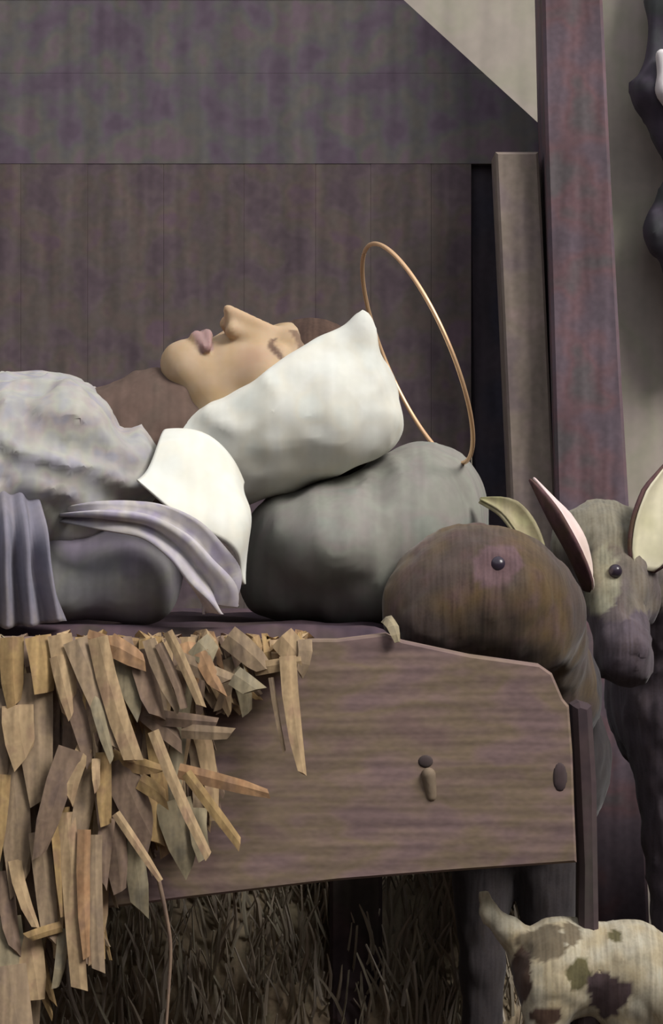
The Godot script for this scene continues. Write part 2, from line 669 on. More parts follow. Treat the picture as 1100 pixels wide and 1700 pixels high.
# ---------------------------------------------------------------- manger bed
func manger() -> void:
	var m := thing("manger", "weathered brown wooden manger bed with a chipped board under the straw", "manger", Vector3(-0.55, 0, 0.0))
	var fb := part(m, "front_board", board([V(-1900, 1055), V(0, 1058), V(420, 1062), V(560, 1062), V(640, 1052), V(668, 1064), V(780, 1088), V(896, 1104), V(916, 1118), V(934, 1160), V(944, 1172), V(950, 1250), V(953, 1340), V(957, 1432), V(760, 1446), V(560, 1462), V(290, 1494), V(0, 1530), V(-1900, 1545)], 0.245, 0.28, 0.0022), M["manger wood"])
	# the split peg and the worn knot in the front board
	var f := Field.new()
	f.cap(W(716, 1322, 0.277), 9 * PX, W(711, 1286, 0.280), 11 * PX, 0.004)
	f.cap(W(704, 1262, 0.30), 12 * PX, W(700, 1256, 0.30), 9 * PX, 0.003, true)
	part(fb, "peg", join([nets(f, W(690, 1345, 0.26), W(740, 1262, 0.31), 0.0018)]), M["peg wood"])
	f = Field.new()
	f.ell(W(706, 1264, 0.279), Vector3(13 * PX, 11 * PX, 0.003), 0.004)
	part(fb, "knot", join([nets(f, W(680, 1300, 0.265), W(745, 1240, 0.295), 0.002)]), M["dark manger wood"], "dark knot above the peg")
	f = Field.new()
	f.ell(W(929, 1290, 0.279), Vector3(12 * PX, 24 * PX, 0.003), 0.004)
	part(fb, "knot", join([nets(f, W(900, 1330, 0.262), W(952, 1250, 0.292), 0.002)]), M["dark manger wood"], "dark knot at the end of the board")
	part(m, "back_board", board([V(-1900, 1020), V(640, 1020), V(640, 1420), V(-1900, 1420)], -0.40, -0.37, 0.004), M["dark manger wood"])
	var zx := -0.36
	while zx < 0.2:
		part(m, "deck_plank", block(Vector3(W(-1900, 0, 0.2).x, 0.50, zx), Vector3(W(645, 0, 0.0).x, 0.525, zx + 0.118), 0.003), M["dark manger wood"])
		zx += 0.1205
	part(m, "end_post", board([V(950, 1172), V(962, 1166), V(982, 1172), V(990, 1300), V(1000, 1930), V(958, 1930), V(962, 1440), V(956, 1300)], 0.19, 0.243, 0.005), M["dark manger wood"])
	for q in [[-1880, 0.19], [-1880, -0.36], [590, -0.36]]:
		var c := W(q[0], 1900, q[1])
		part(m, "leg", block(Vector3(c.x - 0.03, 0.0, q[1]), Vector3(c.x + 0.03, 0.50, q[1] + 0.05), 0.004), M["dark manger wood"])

# ---------------------------------------------------------------- mattress, pillow, blanket
func bedding() -> void:
	var t := thing("mattress", "thin dark purplish mattress on the manger bed under the lying figure", "mattress", Vector3(-0.6, 0.525, -0.06))
	var f := Field.new()
	var wob := noise(5, 9.0)
	f.bump = func(p: Vector3) -> float: return wob.get_noise_3dv(p) * 0.006
	f.reach = 0.006
	var y := 0.5475
	for k in 5:
		var z := -0.3 + k * 0.125
		f.cap(Vector3(-1.5, y, z), 0.03, Vector3(W(612, 0, z).x, y, z), 0.03, 0.03)
	part(t, "ticking", join([nets(f, Vector3(-1.56, 0.50, -0.36), Vector3(0.10, 0.60, 0.26), 0.012)]), M["ticking"])

	t = thing("pillow", "plump grey-green linen pillow under the veiled head", "pillow", W(610, 1012, 0.0))
	f = Field.new()
	var cr := noise(12, 7.0)
	f.bump = func(p: Vector3) -> float:
		var q := Vector3(p.x * 2.2, p.y * 0.7, p.z * 1.2)
		return (0.5 - absf(cr.get_noise_3dv(q))) * 0.009 - 0.003
	f.reach = 0.01
	f.ell(W(560, 905, -0.02), Vector3(150 * PX, 112 * PX, 0.15), 0.03)
	f.ell(W(690, 868, -0.05), Vector3(104 * PX, 136 * PX, 0.14), 0.05)
	f.cap(W(470, 945, 0.02), 62 * PX, W(600, 960, 0.06), 52 * PX, 0.03)
	f.cap(W(600, 960, 0.05), 50 * PX, W(690, 960, 0.01), 46 * PX, 0.03)
	f.cap(W(462, 975, 0.03), 46 * PX, W(640, 985, 0.05), 42 * PX, 0.03)
	f.cap(W(468, 880, 0.0), 44 * PX, W(468, 970, 0.02), 44 * PX, 0.03)
	f.ell(W(745, 850, -0.07), Vector3(52 * PX, 86 * PX, 0.09), 0.04)
	part(t, "cushion", join([nets(f, W(380, 1050, -0.24), W(840, 700, 0.18), 0.0056)]), M["pillow cloth"])

	t = thing("folded_blanket", "dark grey folded blanket tucked beside the figure on the bed", "blanket", W(150, 1030, 0.12))
	f = Field.new()
	f.bump = func(p: Vector3) -> float: return wob.get_noise_3dv(p * 1.3) * 0.006
	f.reach = 0.006
	f.cap(W(-420, 960, 0.13), 62 * PX, W(215, 945, 0.14), 64 * PX, 0.02)
	f.cap(W(-420, 985, 0.17), 46 * PX, W(240, 985, 0.17), 40 * PX, 0.03)
	f.ell(W(225, 950, 0.12), Vector3(66 * PX, 70 * PX, 0.08), 0.03)
	part(t, "blanket_roll", join([nets(f, W(-520, 1050, 0.0), W(320, 850, 0.26), 0.006)]), M["blanket cloth"])

# ---------------------------------------------------------------- the lying figure
func person() -> void:
	var t := thing("person", "person in a white veil and pale grey dress lying back, face turned upward", "person", W(250, 1010, 0.0))
	var u := Vector3(0.955, 0.12, -0.26).normalized()
	var f3 := Vector3(-0.04, 0.90, 0.42)
	f3 = (f3 - u * u.dot(f3)).normalized()
	var H := Transform3D(Basis(u.cross(f3), u, f3), W(284, 574, 0.04) + u * 0.113 - f3 * 0.074)
	var L := func(x: float, y: float, z: float) -> Vector3: return H * Vector3(x, y, z)
	# --- head and neck
	var f := Field.new()
	var B := H.basis
	f.ell(L.call(0, 0.035, -0.015), Vector3(0.070, 0.076, 0.088), 0.02, B)
	f.ell(L.call(0, -0.035, 0.026), Vector3(0.057, 0.074, 0.052), 0.03, B)
	f.cap(L.call(0, -0.100, 0.058), 0.0145, L.call(0, -0.095, 0.061), 0.014, 0.020)
	for s in [-1.0, 1.0]:
		f.cap(L.call(s * 0.050, -0.050, -0.005), 0.017, L.call(s * 0.012, -0.102, 0.050), 0.015, 0.025)
		f.ell(L.call(s * 0.043, -0.030, 0.046), Vector3(0.020, 0.020, 0.020), 0.025, B)
		f.cap(L.call(s * 0.046, 0.012, 0.055), 0.008, L.call(s * 0.010, 0.014, 0.070), 0.008, 0.018)
		f.ell(L.call(s * 0.031, -0.006, 0.096), Vector3(0.017, 0.013, 0.020), 0.014, B, true)
		f.ell(L.call(s * 0.031, -0.007, 0.064), Vector3(0.0145, 0.0110, 0.0105), 0.005, B)
		f.ell(L.call(s * 0.072, -0.01, -0.012), Vector3(0.010, 0.030, 0.017), 0.006, B)
	f.cap(L.call(0, 0.002, 0.073), 0.0062, L.call(0, -0.0525, 0.1075), 0.0048, 0.008)
	f.cap(L.call(0, -0.012, 0.074), 0.0075, L.call(0, -0.0500, 0.0960), 0.0072, 0.008)
	for s in [-1.0, 1.0]:
		f.cap(L.call(s * 0.006, -0.016, 0.070), 0.0070, L.call(s * 0.0090, -0.0500, 0.0870), 0.0066, 0.009)
	for s in [-1.0, 1.0]:
		f.ell(L.call(s * 0.0110, -0.0515, 0.0880), Vector3(0.0050, 0.0055, 0.0060), 0.007, B)
		f.ell(L.call(s * 0.0060, -0.0590, 0.0945), Vector3(0.0038, 0.0045, 0.0060), 0.003, B, true)
	for s in [-1.0, 1.0]:
		f.cap(L.call(s * 0.004, -0.0740, 0.0825), 0.0045, L.call(s * 0.021, -0.0785, 0.0760), 0.003, 0.007)
		f.cap(L.call(0, -0.0862, 0.0808), 0.0048, L.call(s * 0.018, -0.0815, 0.0760), 0.003, 0.007)
	f.cap(L.call(-0.02, -0.0800, 0.0795), 0.0020, L.call(0.0, -0.0800, 0.0880), 0.0022, 0.002, true)
	f.cap(L.call(0.02, -0.0800, 0.0795), 0.0020, L.call(0.0, -0.0800, 0.0880), 0.0022, 0.002, true)
	var nk := W(215, 752, 0.0)
	f.cap(L.call(0, -0.045, -0.03), 0.052, nk, 0.060, 0.03)
	var skin := Color(0.52, 0.375, 0.225)
	var pale := Color(0.55, 0.41, 0.28)
	var rose := Color(0.42, 0.26, 0.20)
	var lip := Color(0.36, 0.23, 0.24)
	var brown := Color(0.16, 0.10, 0.075)
	var inv := H.affine_inverse()
	var mot := noise(31, 40.0)
	var tint := func(p: Vector3, _n: Vector3) -> Color:
		var q: Vector3 = inv * p
		var c := skin.lerp(pale, clampf(0.5 + mot.get_noise_3dv(p) * 0.9, 0.0, 1.0))
		c = c.lerp(rose, 0.55 * exp(-(Vector3(absf(q.x) - 0.042, q.y + 0.038, 0).length_squared()) / 0.0003))
		if q.z > 0.07 and absf(q.x) < 0.024:
			var dl := absf(q.y + 0.0800) + absf(q.x) * 0.22
			c = c.lerp(lip, smoothstep(0.0135, 0.0095, dl) * 0.85)
		var eb := absf(q.y - 0.0165 + absf(absf(q.x) - 0.028) * 0.15)
		if q.z > 0.03 and absf(q.x) > 0.012 and absf(q.x) < 0.052:
			c = c.lerp(brown, smoothstep(0.0055, 0.003, eb) * 0.8)
			var lash := absf(q.y + 0.0145 - pow((absf(q.x) - 0.031) / 0.016, 2.0) * 0.006)
			if absf(absf(q.x) - 0.031) < 0.0165:
				c = c.lerp(brown, smoothstep(0.0048, 0.0020, lash) * 0.9)
		return c
	var head := nets(f, W(190, 850, -0.11), W(690, 470, 0.13), 0.0031, tint)
	# --- trunk, arms and legs under the clothes
	f = Field.new()
	f.cap(nk, 0.055, W(60, 800, 0.0), 0.085, 0.04)
	f.cap(W(90, 800, -0.08), 0.070, W(-420, 850, -0.05), 0.085, 0.05)
	f.cap(W(90, 800, 0.06), 0.070, W(-420, 850, 0.05), 0.085, 0.05)
	f.cap(W(-420, 850, -0.04), 0.10, W(-560, 870, 0.03), 0.11, 0.04)
	for s in [-1.0, 1.0]:
		f.cap(W(110, 795, s * 0.11), 0.050, W(-240, 900, s * 0.17), 0.042, 0.03)
		f.cap(W(-240, 900, s * 0.17), 0.040, W(-600, 860, s * 0.15), 0.028, 0.02)
		f.cap(W(-600, 860, s * 0.15), 0.030, W(-720, 850, s * 0.12), 0.018, 0.02)
		f.cap(W(-560, 890, s * 0.08), 0.085, W(-1180, 910, s * 0.09), 0.055, 0.03)
		f.cap(W(-1180, 910, s * 0.09), 0.055, W(-1760, 960, s * 0.08), 0.036, 0.02)
		f.cap(W(-1770, 960, s * 0.08), 0.035, W(-1800, 850, s * 0.10), 0.024, 0.02)
	var trunk := nets(f, Vector3(-1.52, 0.56, -0.27), Vector3(-0.17, 0.86, 0.27), 0.013, func(_p: Vector3, _n: Vector3) -> Color: return skin)
	part(t, "body", join([head, trunk]), M["skin"])

	# --- hair under the veil
	f = Field.new()
	f.ell(L.call(0, 0.036, -0.015), Vector3(0.078, 0.075, 0.099), 0.02, B)
	f.ell(L.call(0, -0.048, 0.118), Vector3(0.085, 0.070, 0.080), 0.006, B, true)
	f.ell(L.call(0, -0.10, 0.03), Vector3(0.085, 0.075, 0.085), 0.006, B, true)
	var hn := noise(8, 60.0)
	f.bump = func(p: Vector3) -> float:
		var q: Vector3 = inv * p
		return hn.get_noise_3d(q.x * 4.0, q.y * 0.6, q.z * 0.6) * 0.0015
	f.reach = 0.002
	part(t, "hair", join([nets(f, W(330, 850, -0.12), W(720, 470, 0.13), 0.004)]), M["hair"])

	# --- brown cloth added round the throat, its dark colour standing in for shade
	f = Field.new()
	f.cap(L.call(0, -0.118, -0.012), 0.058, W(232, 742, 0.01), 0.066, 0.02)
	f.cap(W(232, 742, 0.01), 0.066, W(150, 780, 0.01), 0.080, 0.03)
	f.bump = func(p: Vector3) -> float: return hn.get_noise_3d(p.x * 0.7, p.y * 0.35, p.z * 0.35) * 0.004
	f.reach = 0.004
	part(t, "collar", join([nets(f, W(30, 930, -0.14), W(390, 580, 0.14), 0.006)]), M["collar cloth"], "added dark collar standing in for shade on the throat")

	# --- dress
	f = Field.new()
	f.cap(W(165, 800, -0.05), 0.085, W(40, 790, 0.0), 0.105, 0.03)
	f.cap(W(60, 795, -0.07), 0.098, W(-460, 850, -0.05), 0.11, 0.05)
	f.cap(W(60, 790, 0.07), 0.098, W(-460, 850, 0.05), 0.11, 0.05)
	f.cap(W(176, 778, 0.10), 0.052, W(90, 765, 0.12), 0.072, 0.035)
	f.cap(W(100, 780, 0.125), 0.068, W(-250, 885, 0.18), 0.060, 0.03)
	f.cap(W(100, 790, -0.125), 0.068, W(-250, 885, -0.18), 0.060, 0.03)
	f.cap(W(-250, 885, 0.18), 0.058, W(-560, 860, 0.16), 0.045, 0.02)
	f.cap(W(-250, 885, -0.18), 0.058, W(-560, 860, -0.16), 0.045, 0.02)
	f.cap(W(95, 835, 0.155), 0.020, W(215, 800, 0.135), 0.026, 0.025)
	var fo := noise(77, 6.0)
	var fo2 := noise(78, 14.0)
	f.bump = func(p: Vector3) -> float:
		var q := Vector3(p.x * 1.5 + p.y * 1.3, p.y * 1.5 - p.x * 0.7, p.z)
		return (0.42 - absf(fo.get_noise_3dv(q))) * 0.028 - 0.006 + fo2.get_noise_3dv(q) * 0.004
	f.reach = 0.016
	part(t, "dress", join([nets(f, Vector3(W(-620, 0, 0).x, 0.56, -0.28), Vector3(W(300, 0, 0).x, 0.88, 0.28), 0.0072)]), M["dress cloth"])

	# --- veil: a hood round the head, its front edge on a slanting plane
	f = Field.new()
	f.ell(W(545, 672, 0.0), Vector3(118 * PX, 104 * PX, 0.088), 0.02, Basis(Vector3(0, 0, 1), 0.5))
	f.ell(W(480, 690, 0.0), Vector3(120 * PX, 112 * PX, 0.090), 0.03, Basis(Vector3(0, 0, 1), 0.5))
	f.cap(W(440, 706, 0.015), 0.070, W(330, 765, 0.02), 0.062, 0.03)
	f.cap(W(588, 680, 0.035), 0.046, W(604, 520, 0.036), 0.004, 0.015)
	f.cap(W(592, 552, 0.038), 22 * PX, W(382, 698, 0.05), 50 * PX, 0.02)
	f.cap(W(618, 706, 0.01), 0.026, W(560, 716, 0.045), 0.036, 0.03)
	var vn := noise(91, 6.0)
	f.bump = func(p: Vector3) -> float:
		var q := Vector3(p.x * 1.0 + p.y * 1.7, p.y * 1.0 - p.x * 1.7, p.z * 1.2)
		return (0.4 - absf(vn.get_noise_3dv(q))) * 0.007 - 0.002
	f.reach = 0.008
	var rim := W(440, 615, 0.06)
	var pn := Vector3(-0.505, 0.834, 0.16).normalized()
	f.ell(rim + pn * 5.0, Vector3(5, 5, 5), 0.005, Basis.IDENTITY, true)
	var veil := part(t, "veil", join([nets(f, W(225, 900, -0.16), W(720, 470, 0.16), 0.0048)]), M["veil cloth"])
	# the end of the veil folded over the shoulder
	var flap := sheet([
		[W(276, 716, 0.085), W(318, 722, 0.115), W(352, 738, 0.120), W(385, 768, 0.115), W(408, 800, 0.100)],
		[W(262, 748, 0.140), W(308, 765, 0.160), W(350, 790, 0.160), W(390, 815, 0.150), W(412, 836, 0.138)],
		[W(244, 782, 0.170), W(300, 815, 0.185), W(352, 845, 0.182), W(394, 868, 0.168), W(414, 888, 0.156)],
		[W(230, 808, 0.180), W(296, 858, 0.200), W(352, 892, 0.195), W(394, 930, 0.180), W(420, 966, 0.170)],
	], 28, 20, 0.005, func(a: float, b: float) -> float: return 0.008 * sin(a * 10.0 + b * 1.5) * b + 0.005 * sin(b * 7.0 + a * 4.0))
	part(veil, "folded_end", flap, M["veil cloth"])

	# --- lilac shawl end hanging beside the veil
	part(t, "shawl", sheet([
		[W(104, 852, 0.165), W(165, 844, 0.205), W(250, 846, 0.210), W(320, 872, 0.215), W(362, 915, 0.215), W(386, 952, 0.205), W(384, 996, 0.200)],
		[W(104, 856, 0.170), W(165, 857, 0.222), W(245, 868, 0.226), W(302, 902, 0.230), W(338, 946, 0.232), W(364, 982, 0.228), W(366, 1008, 0.222)],
		[W(104, 860, 0.168), W(165, 871, 0.216), W(236, 890, 0.222), W(282, 930, 0.228), W(312, 972, 0.230), W(336, 1004, 0.232), W(346, 1020, 0.230)],
	], 44, 14, 0.006, func(a: float, b: float) -> float: return (0.004 + 0.009 * a) * sin(b * 15.0 + a * 3.0)), M["shawl cloth"], "pale lilac shawl end")

	# --- bluish cloak over the arm, falling in upright folds
	part(t, "cloak", sheet([
		[W(-620, 830, 0.215), W(-400, 830, 0.22), W(-200, 826, 0.215), W(-60, 800, 0.190), W(10, 770, 0.155), W(50, 770, 0.130)],
		[W(-620, 900, 0.262), W(-400, 900, 0.262), W(-200, 900, 0.258), W(-60, 880, 0.250), W(24, 860, 0.240), W(76, 870, 0.225)],
		[W(-620, 970, 0.262), W(-400, 970, 0.262), W(-200, 970, 0.258), W(-60, 960, 0.256), W(30, 950, 0.250), W(88, 955, 0.238)],
		[W(-620, 1046, 0.255), W(-400, 1046, 0.255), W(-200, 1046, 0.252), W(-60, 1044, 0.250), W(40, 1040, 0.246), W(112, 1030, 0.240)],
	], 90, 24, 0.006, func(a: float, b: float) -> float: return 0.013 * smoothstep(0.0, 0.7, b) * sin(a * 58.0 + b * 2.0 + 2.0 * sin(a * 9.0)) - 0.004), M["cloak cloth"], "blue-grey cloak in upright folds")

	# --- coverlet over the legs, beyond the picture
	var rows := []
	for z in [-0.34, -0.24, -0.12, 0.0, 0.12, 0.22, 0.252]:
		var row := []
		for x in [-1.53, -1.3, -1.0, -0.75, -0.62]:
			var top := 0.70 if absf(z) < 0.2 else 0.60
			if absf(z) > 0.23:
				top = 0.575
			row.append(Vector3(x, top + (0.05 if x > -0.9 and absf(z) < 0.2 else 0.0) + (0.04 if x < -1.4 and absf(z) < 0.2 else 0.0), z))
		rows.append(row)
	part(t, "coverlet", sheet(rows, 30, 30, 0.008, func(a: float, b: float) -> float: return 0.006 * sin(a * 23.0 + b * 11.0)), M["cloak cloth"])

func halo() -> void:
	var c := W(691, 588, 0.0)
	var t := thing("halo", "thin gold ring halo tilted behind the veiled head", "halo", c)
	var e := Vector3(0.402, -0.916, 0.0)
	var g := Vector3(0.916 * 0.229, 0.402 * 0.229, 0.973)
	var pts := []
	for k in 65:
		var a := TAU * k / 64.0
		pts.append(c + (e * cos(a) + g * sin(a)) * 196.6 * PX)
	part(t, "ring", tube(pts, 0.0023, 0.0023, 10, 128), M["gold"])

# ---------------------------------------------------------------- straw hanging over the manger board
func straw() -> void:
	var t := thing("straw_bedding", "golden brown straw and broad dry leaves hanging over the manger board", "straw", W(150, 1050, 0.30))
	var add := func(x1: float, y1: float, x2: float, y2: float, w: float, tone: int, z: float, bend := 0.0, tip := 0.35) -> void:
		var a := W(x1, y1, z)
		var b := W(x2, y2, z + 0.006)
		var mid := (a + b) * 0.5 + Vector3(bend * PX, 0, 0.003)
		part(t, "straw", blade([a, mid, b], w * PX, clampf(w * PX * 0.10, 0.0012, 0.0026), rng.randf_range(-0.22, 0.22), tip, 3), M["straw %d" % tone])
	# fine broken straw beneath, too small and tangled to pick apart
	for tone in [1, 3, 0]:
		var st := start()
		for i in 420:
			var x := rng.randf_range(-160, 395)
			var low := 1690.0 if x < 70 else (1590.0 if x < 160 else (1420.0 if x < 245 else (1370.0 if x < 330 else 1160.0)))
			var y1 := rng.randf_range(1054, 1056 + (low - 1050) * 0.85)
			var y2 := minf(y1 + rng.randf_range(50, 170), low + rng.randf_range(-40, 10))
			var z := rng.randf_range(0.282, 0.292)
			var a := W(x, y1, z)
			var b := W(x + rng.randf_range(-36, 46), y2, z + 0.004)
			blade([a, (a + b) * 0.5 + Vector3(0, 0, 0.004), b], rng.randf_range(6, 18) * PX, 0.0014, rng.randf_range(-0.3, 0.3), 0.5, 2, st)
		part(t, "broken_straw", done(st), M["straw %d" % tone]).set_meta("kind", "stuff")
	# under layer
	for i in 160:
		var x := rng.randf_range(-110, 385)
		var low := 1700.0 if x < 70 else (1600.0 if x < 165 else (1440.0 if x < 250 else (1390.0 if x < 330 else 1180.0)))
		var y1 := rng.randf_range(1054, 1060 + (low - 1050) * 0.62)
		var len := rng.randf_range(190, 420)
		var y2 := minf(y1 + len, low + rng.randf_range(-30, 10))
		add.call(x, y1, x + rng.randf_range(-32, 44), y2, rng.randf_range(10, 34), [0, 1, 1, 2, 3, 3, 5][rng.randi() % 7], rng.randf_range(0.286, 0.300), rng.randf_range(-12, 12), rng.randf_range(0.3, 0.9))
	# bent over the top edge
	for i in 50:
		var x := rng.randf_range(-180, 505)
		var top := 1050.0 + (6.0 if x > 0.0 else 0.0)
		var a := W(x + rng.randf_range(-20, 12), top + rng.randf_range(6, 16), rng.randf_range(0.222, 0.235))
		var b := W(x, top + rng.randf_range(2, 12), 0.298)
		var c := W(x + rng.randf_range(-8, 24), top + (rng.randf_range(30, 110) if x < 330.0 else rng.randf_range(24, 60)), 0.304)
		part(t, "straw", blade([a, b, c], rng.randf_range(10, 34) * PX, 0.0022, rng.randf_range(-0.3, 0.3), rng.randf_range(0.3, 0.8), 4), M["straw %d" % [0, 0, 2, 4, 1, 5, 3][rng.randi() % 7]])
	# the pieces that stand out
	for q in [
		[12, 1160, 8, 1300, 46, 1, .312], [58, 1140, 66, 1330, 58, 1, .314], [20, 1290, 34, 1470, 50, 1, .316], [-20, 1240, -14, 1450, 60, 5, .312],
		[64, 1066, 74, 1150, 44, 0, .316], [20, 1070, 24, 1170, 40, 0, .314], [100, 1068, 112, 1190, 40, 2, .318], [30, 1180, 40, 1260, 52, 2, .320],
		[134, 1082, 206, 1250, 44, 1, .322], [168, 1080, 222, 1262, 34, 2, .326], [96, 1100, 118, 1190, 24, 2, .324], [120, 1160, 150, 1265, 30, 3, .320], [158, 1160, 186, 1262, 20, 5, .328],
		[186, 1070, 240, 1100, 36, 4, .320], [150, 1062, 205, 1080, 30, 4, .318], [200, 1098, 232, 1180, 40, 5, .314], [236, 1090, 262, 1190, 40, 3, .316],
		[268, 1080, 306, 1176, 15, 3, .326], [284, 1062, 334, 1172, 17, 2, .330], [252, 1074, 296, 1180, 22, 1, .322], [330, 1070, 352, 1096, 44, 5, .312], [306, 1100, 380, 1130, 30, 1, .316],
		[336, 1090, 366, 1150, 26, 4, .318], [384, 1062, 440, 1112, 40, 1, .316], [470, 1062, 500, 1100, 44, 2, .312], [430, 1110, 500, 1098, 22, 2, .318], [392, 1124, 424, 1146, 34, 5, .322], [505, 1068, 498, 1120, 24, 1, .316],
		[452, 1138, 472, 1248, 9, 1, .322], [480, 1110, 502, 1284, 28, 2, .326],
		[250, 1190, 360, 1200, 26, 3, .312], [310, 1214, 384, 1218, 24, 1, .316], [230, 1170, 300, 1232, 36, 3, .308], [190, 1260, 270, 1280, 30, 0, .314],
		[264, 1236, 346, 1422, 19, 2, .334], [318, 1296, 398, 1402, 19, 0, .330], [312, 1284, 446, 1318, 26, 4, .322], [236, 1300, 276, 1330, 28, 0, .322],
		[200, 1276, 250, 1390, 56, 3, .316], [246, 1310, 262, 1400, 30, 0, .312], [290, 1340, 318, 1436, 60, 5, .314], [330, 1350, 340, 1425, 30, 5, .318],
		[112, 1262, 66, 1420, 42, 3, .330], [138, 1250, 116, 1330, 26, 2, .326], [146, 1290, 128, 1400, 34, 1, .318], [172, 1262, 176, 1370, 26, 0, .322], [160, 1265, 162, 1310, 14, 2, .330],
		[200, 1362, 267, 1462, 15, 2, .330], [214, 1390, 232, 1512, 36, 5, .308], [180, 1330, 200, 1480, 44, 3, .310],
		[112, 1380, 132, 1642, 30, 2, .326], [140, 1400, 144, 1590, 22, 4, .330], [158, 1410, 164, 1612, 24, 1, .328], [100, 1360, 112, 1520, 34, 0, .322], [178, 1370, 172, 1470, 26, 3, .320],
		[66, 1400, 84, 1560, 34, 1, .320], [28, 1440, 60, 1540, 22, 2, .324], [10, 1460, 26, 1580, 30, 3, .318], [96, 1540, 46, 1556, 18, 0, .326], [104, 1552, 92, 1640, 20, 5, .320],
		[6, 1540, 22, 1680, 60, 5, .318], [46, 1560, 62, 1660, 44, 2, .316], [14, 1620, 42, 1760, 64, 1, .326], [-30, 1500, -20, 1720, 60, 3, .314], [2, 1300, -6, 1420, 30, 0, .322],
	]:
		add.call(q[0] - (q[2] - q[0]) * 0.12, q[1] - (q[3] - q[1]) * 0.12, q[2], q[3], q[4] * 0.92, q[5], q[6], rng.randf_range(-5, 5), rng.randf_range(0.45, 0.95))
	part(t, "stalk", tube([W(262, 1455, 0.325), W(274, 1510, 0.325), W(283, 1570, 0.32), W(280, 1640, 0.318), W(274, 1730, 0.318)], 0.0022, 0.0013, 6, 14), M["straw 3"], "single thin brown stalk")
	part(t, "straw", blade([W(640, 1026, 0.262), W(652, 1040, 0.284), W(660, 1066, 0.288)], 0.012, 0.002, 0.1, 0.5), M["straw 5"])

# ---------------------------------------------------------------- animals
func calf() -> void:
	var t := thing("calf", "brown calf resting its rounded head on the manger beside the pillow", "calf", W(880, 1950, -0.2))
	var f := Field.new()
	f.ell(W(828, 990, 0.11), Vector3(112 * PX, 104 * PX, 0.075), 0.02)
	f.cap(W(790, 985, 0.12), 98 * PX, W(722, 1014, 0.14), 66 * PX, 0.03)
	f.ell(W(697, 1026, 0.15), Vector3(44 * PX, 50 * PX, 0.036), 0.03)
	f.ell(W(752, 990, 0.12), Vector3(100 * PX, 100 * PX, 0.07), 0.03)
	f.cap(W(760, 1050, 0.13), 46 * PX, W(880, 1060, 0.12), 60 * PX, 0.02)
	f.cap(W(890, 1020, 0.09), 78 * PX, W(890, 1150, -0.05), 90 * PX, 0.03)
	f.cap(W(890, 1150, -0.06), 95 * PX, W(860, 1260, -0.25), 120 * PX, 0.05)
	f.cap(W(860, 1270, -0.22), 0.10, W(850, 1290, -0.52), 0.105, 0.05)
	for q in [[-0.22, -55], [-0.22, 55], [-0.52, -55], [-0.52, 55]]:
		f.cap(W(855 + q[1], 1330, q[0]), 0.042, W(855 + q[1], 1600, q[0] + 0.01), 0.024, 0.02)
		f.cap(W(855 + q[1], 1600, q[0] + 0.01), 0.024, W(855 + q[1], 1895, q[0]), 0.020, 0.01)
	f.ell(W(826, 938, 0.192), Vector3(0.016, 0.013, 0.012), 0.008, Basis.IDENTITY, true)
	f.ell(W(672, 1012, 0.185), Vector3(0.006, 0.004, 0.008), 0.004, Basis.IDENTITY, true)
	f.cap(W(655, 1046, 0.165), 0.0025, W(735, 1052, 0.188), 0.0025, 0.003, true)
	var eye_at := W(826, 938, 0.19)
	var nn := noise(41, 11.0)
	var n2 := noise(42, 30.0)
	var tint := func(p: Vector3, _n: Vector3) -> Color:
		var v := nn.get_noise_3dv(p)
		var c := Color(0.092, 0.070, 0.060).lerp(Color(0.130, 0.088, 0.045), clampf(0.5 + v * 1.4, 0, 1))
		c = c.lerp(Color(0.12, 0.075, 0.075), clampf(n2.get_noise_3dv(p) * 1.2, 0, 0.7))
		var ey := (p - eye_at) * Vector3(0.8, 1.0, 0.4)
		if ey.length() < 0.022 + v * 0.010:
			c = Color(0.15, 0.095, 0.102)
		if p.z < -0.02 + v * 0.03:  # fur further back is painted darker, shade put into the colour
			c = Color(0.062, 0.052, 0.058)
		return c
	var rough := noise(43, 45.0)
	f.bump = func(p: Vector3) -> float: return rough.get_noise_3d(p.x * 1.2, p.y * 0.5, p.z) * 0.0034
	f.reach = 0.004
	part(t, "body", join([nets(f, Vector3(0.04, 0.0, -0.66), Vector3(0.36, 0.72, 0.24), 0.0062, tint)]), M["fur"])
	var e := SphereMesh.new()
	e.radius = 0.0095
	e.height = 0.0190
	e.radial_segments = 20
	e.rings = 12
	var o := part(t, "eye", e, M["dark eye"], "dark eye")
	o.position = W(826, 938, 0.1738) - org
	# the pale ear laid back behind the poll
	ear(t, "ear", [W(892, 930, 0.075), W(866, 886, 0.06), W(838, 852, 0.05), W(796, 832, 0.04)], 36 * PX, Vector3(0.2, 0.6, 0.75), "cream ear fur", "cream ear fur", "cream yellow ear laid back")
	ear(t, "ear", [W(880, 965, 0.02), W(880, 945, -0.01), W(872, 935, -0.04)], 40 * PX, Vector3(-0.2, 0.6, -0.75), "dark ear fur", "dark ear fur", "")

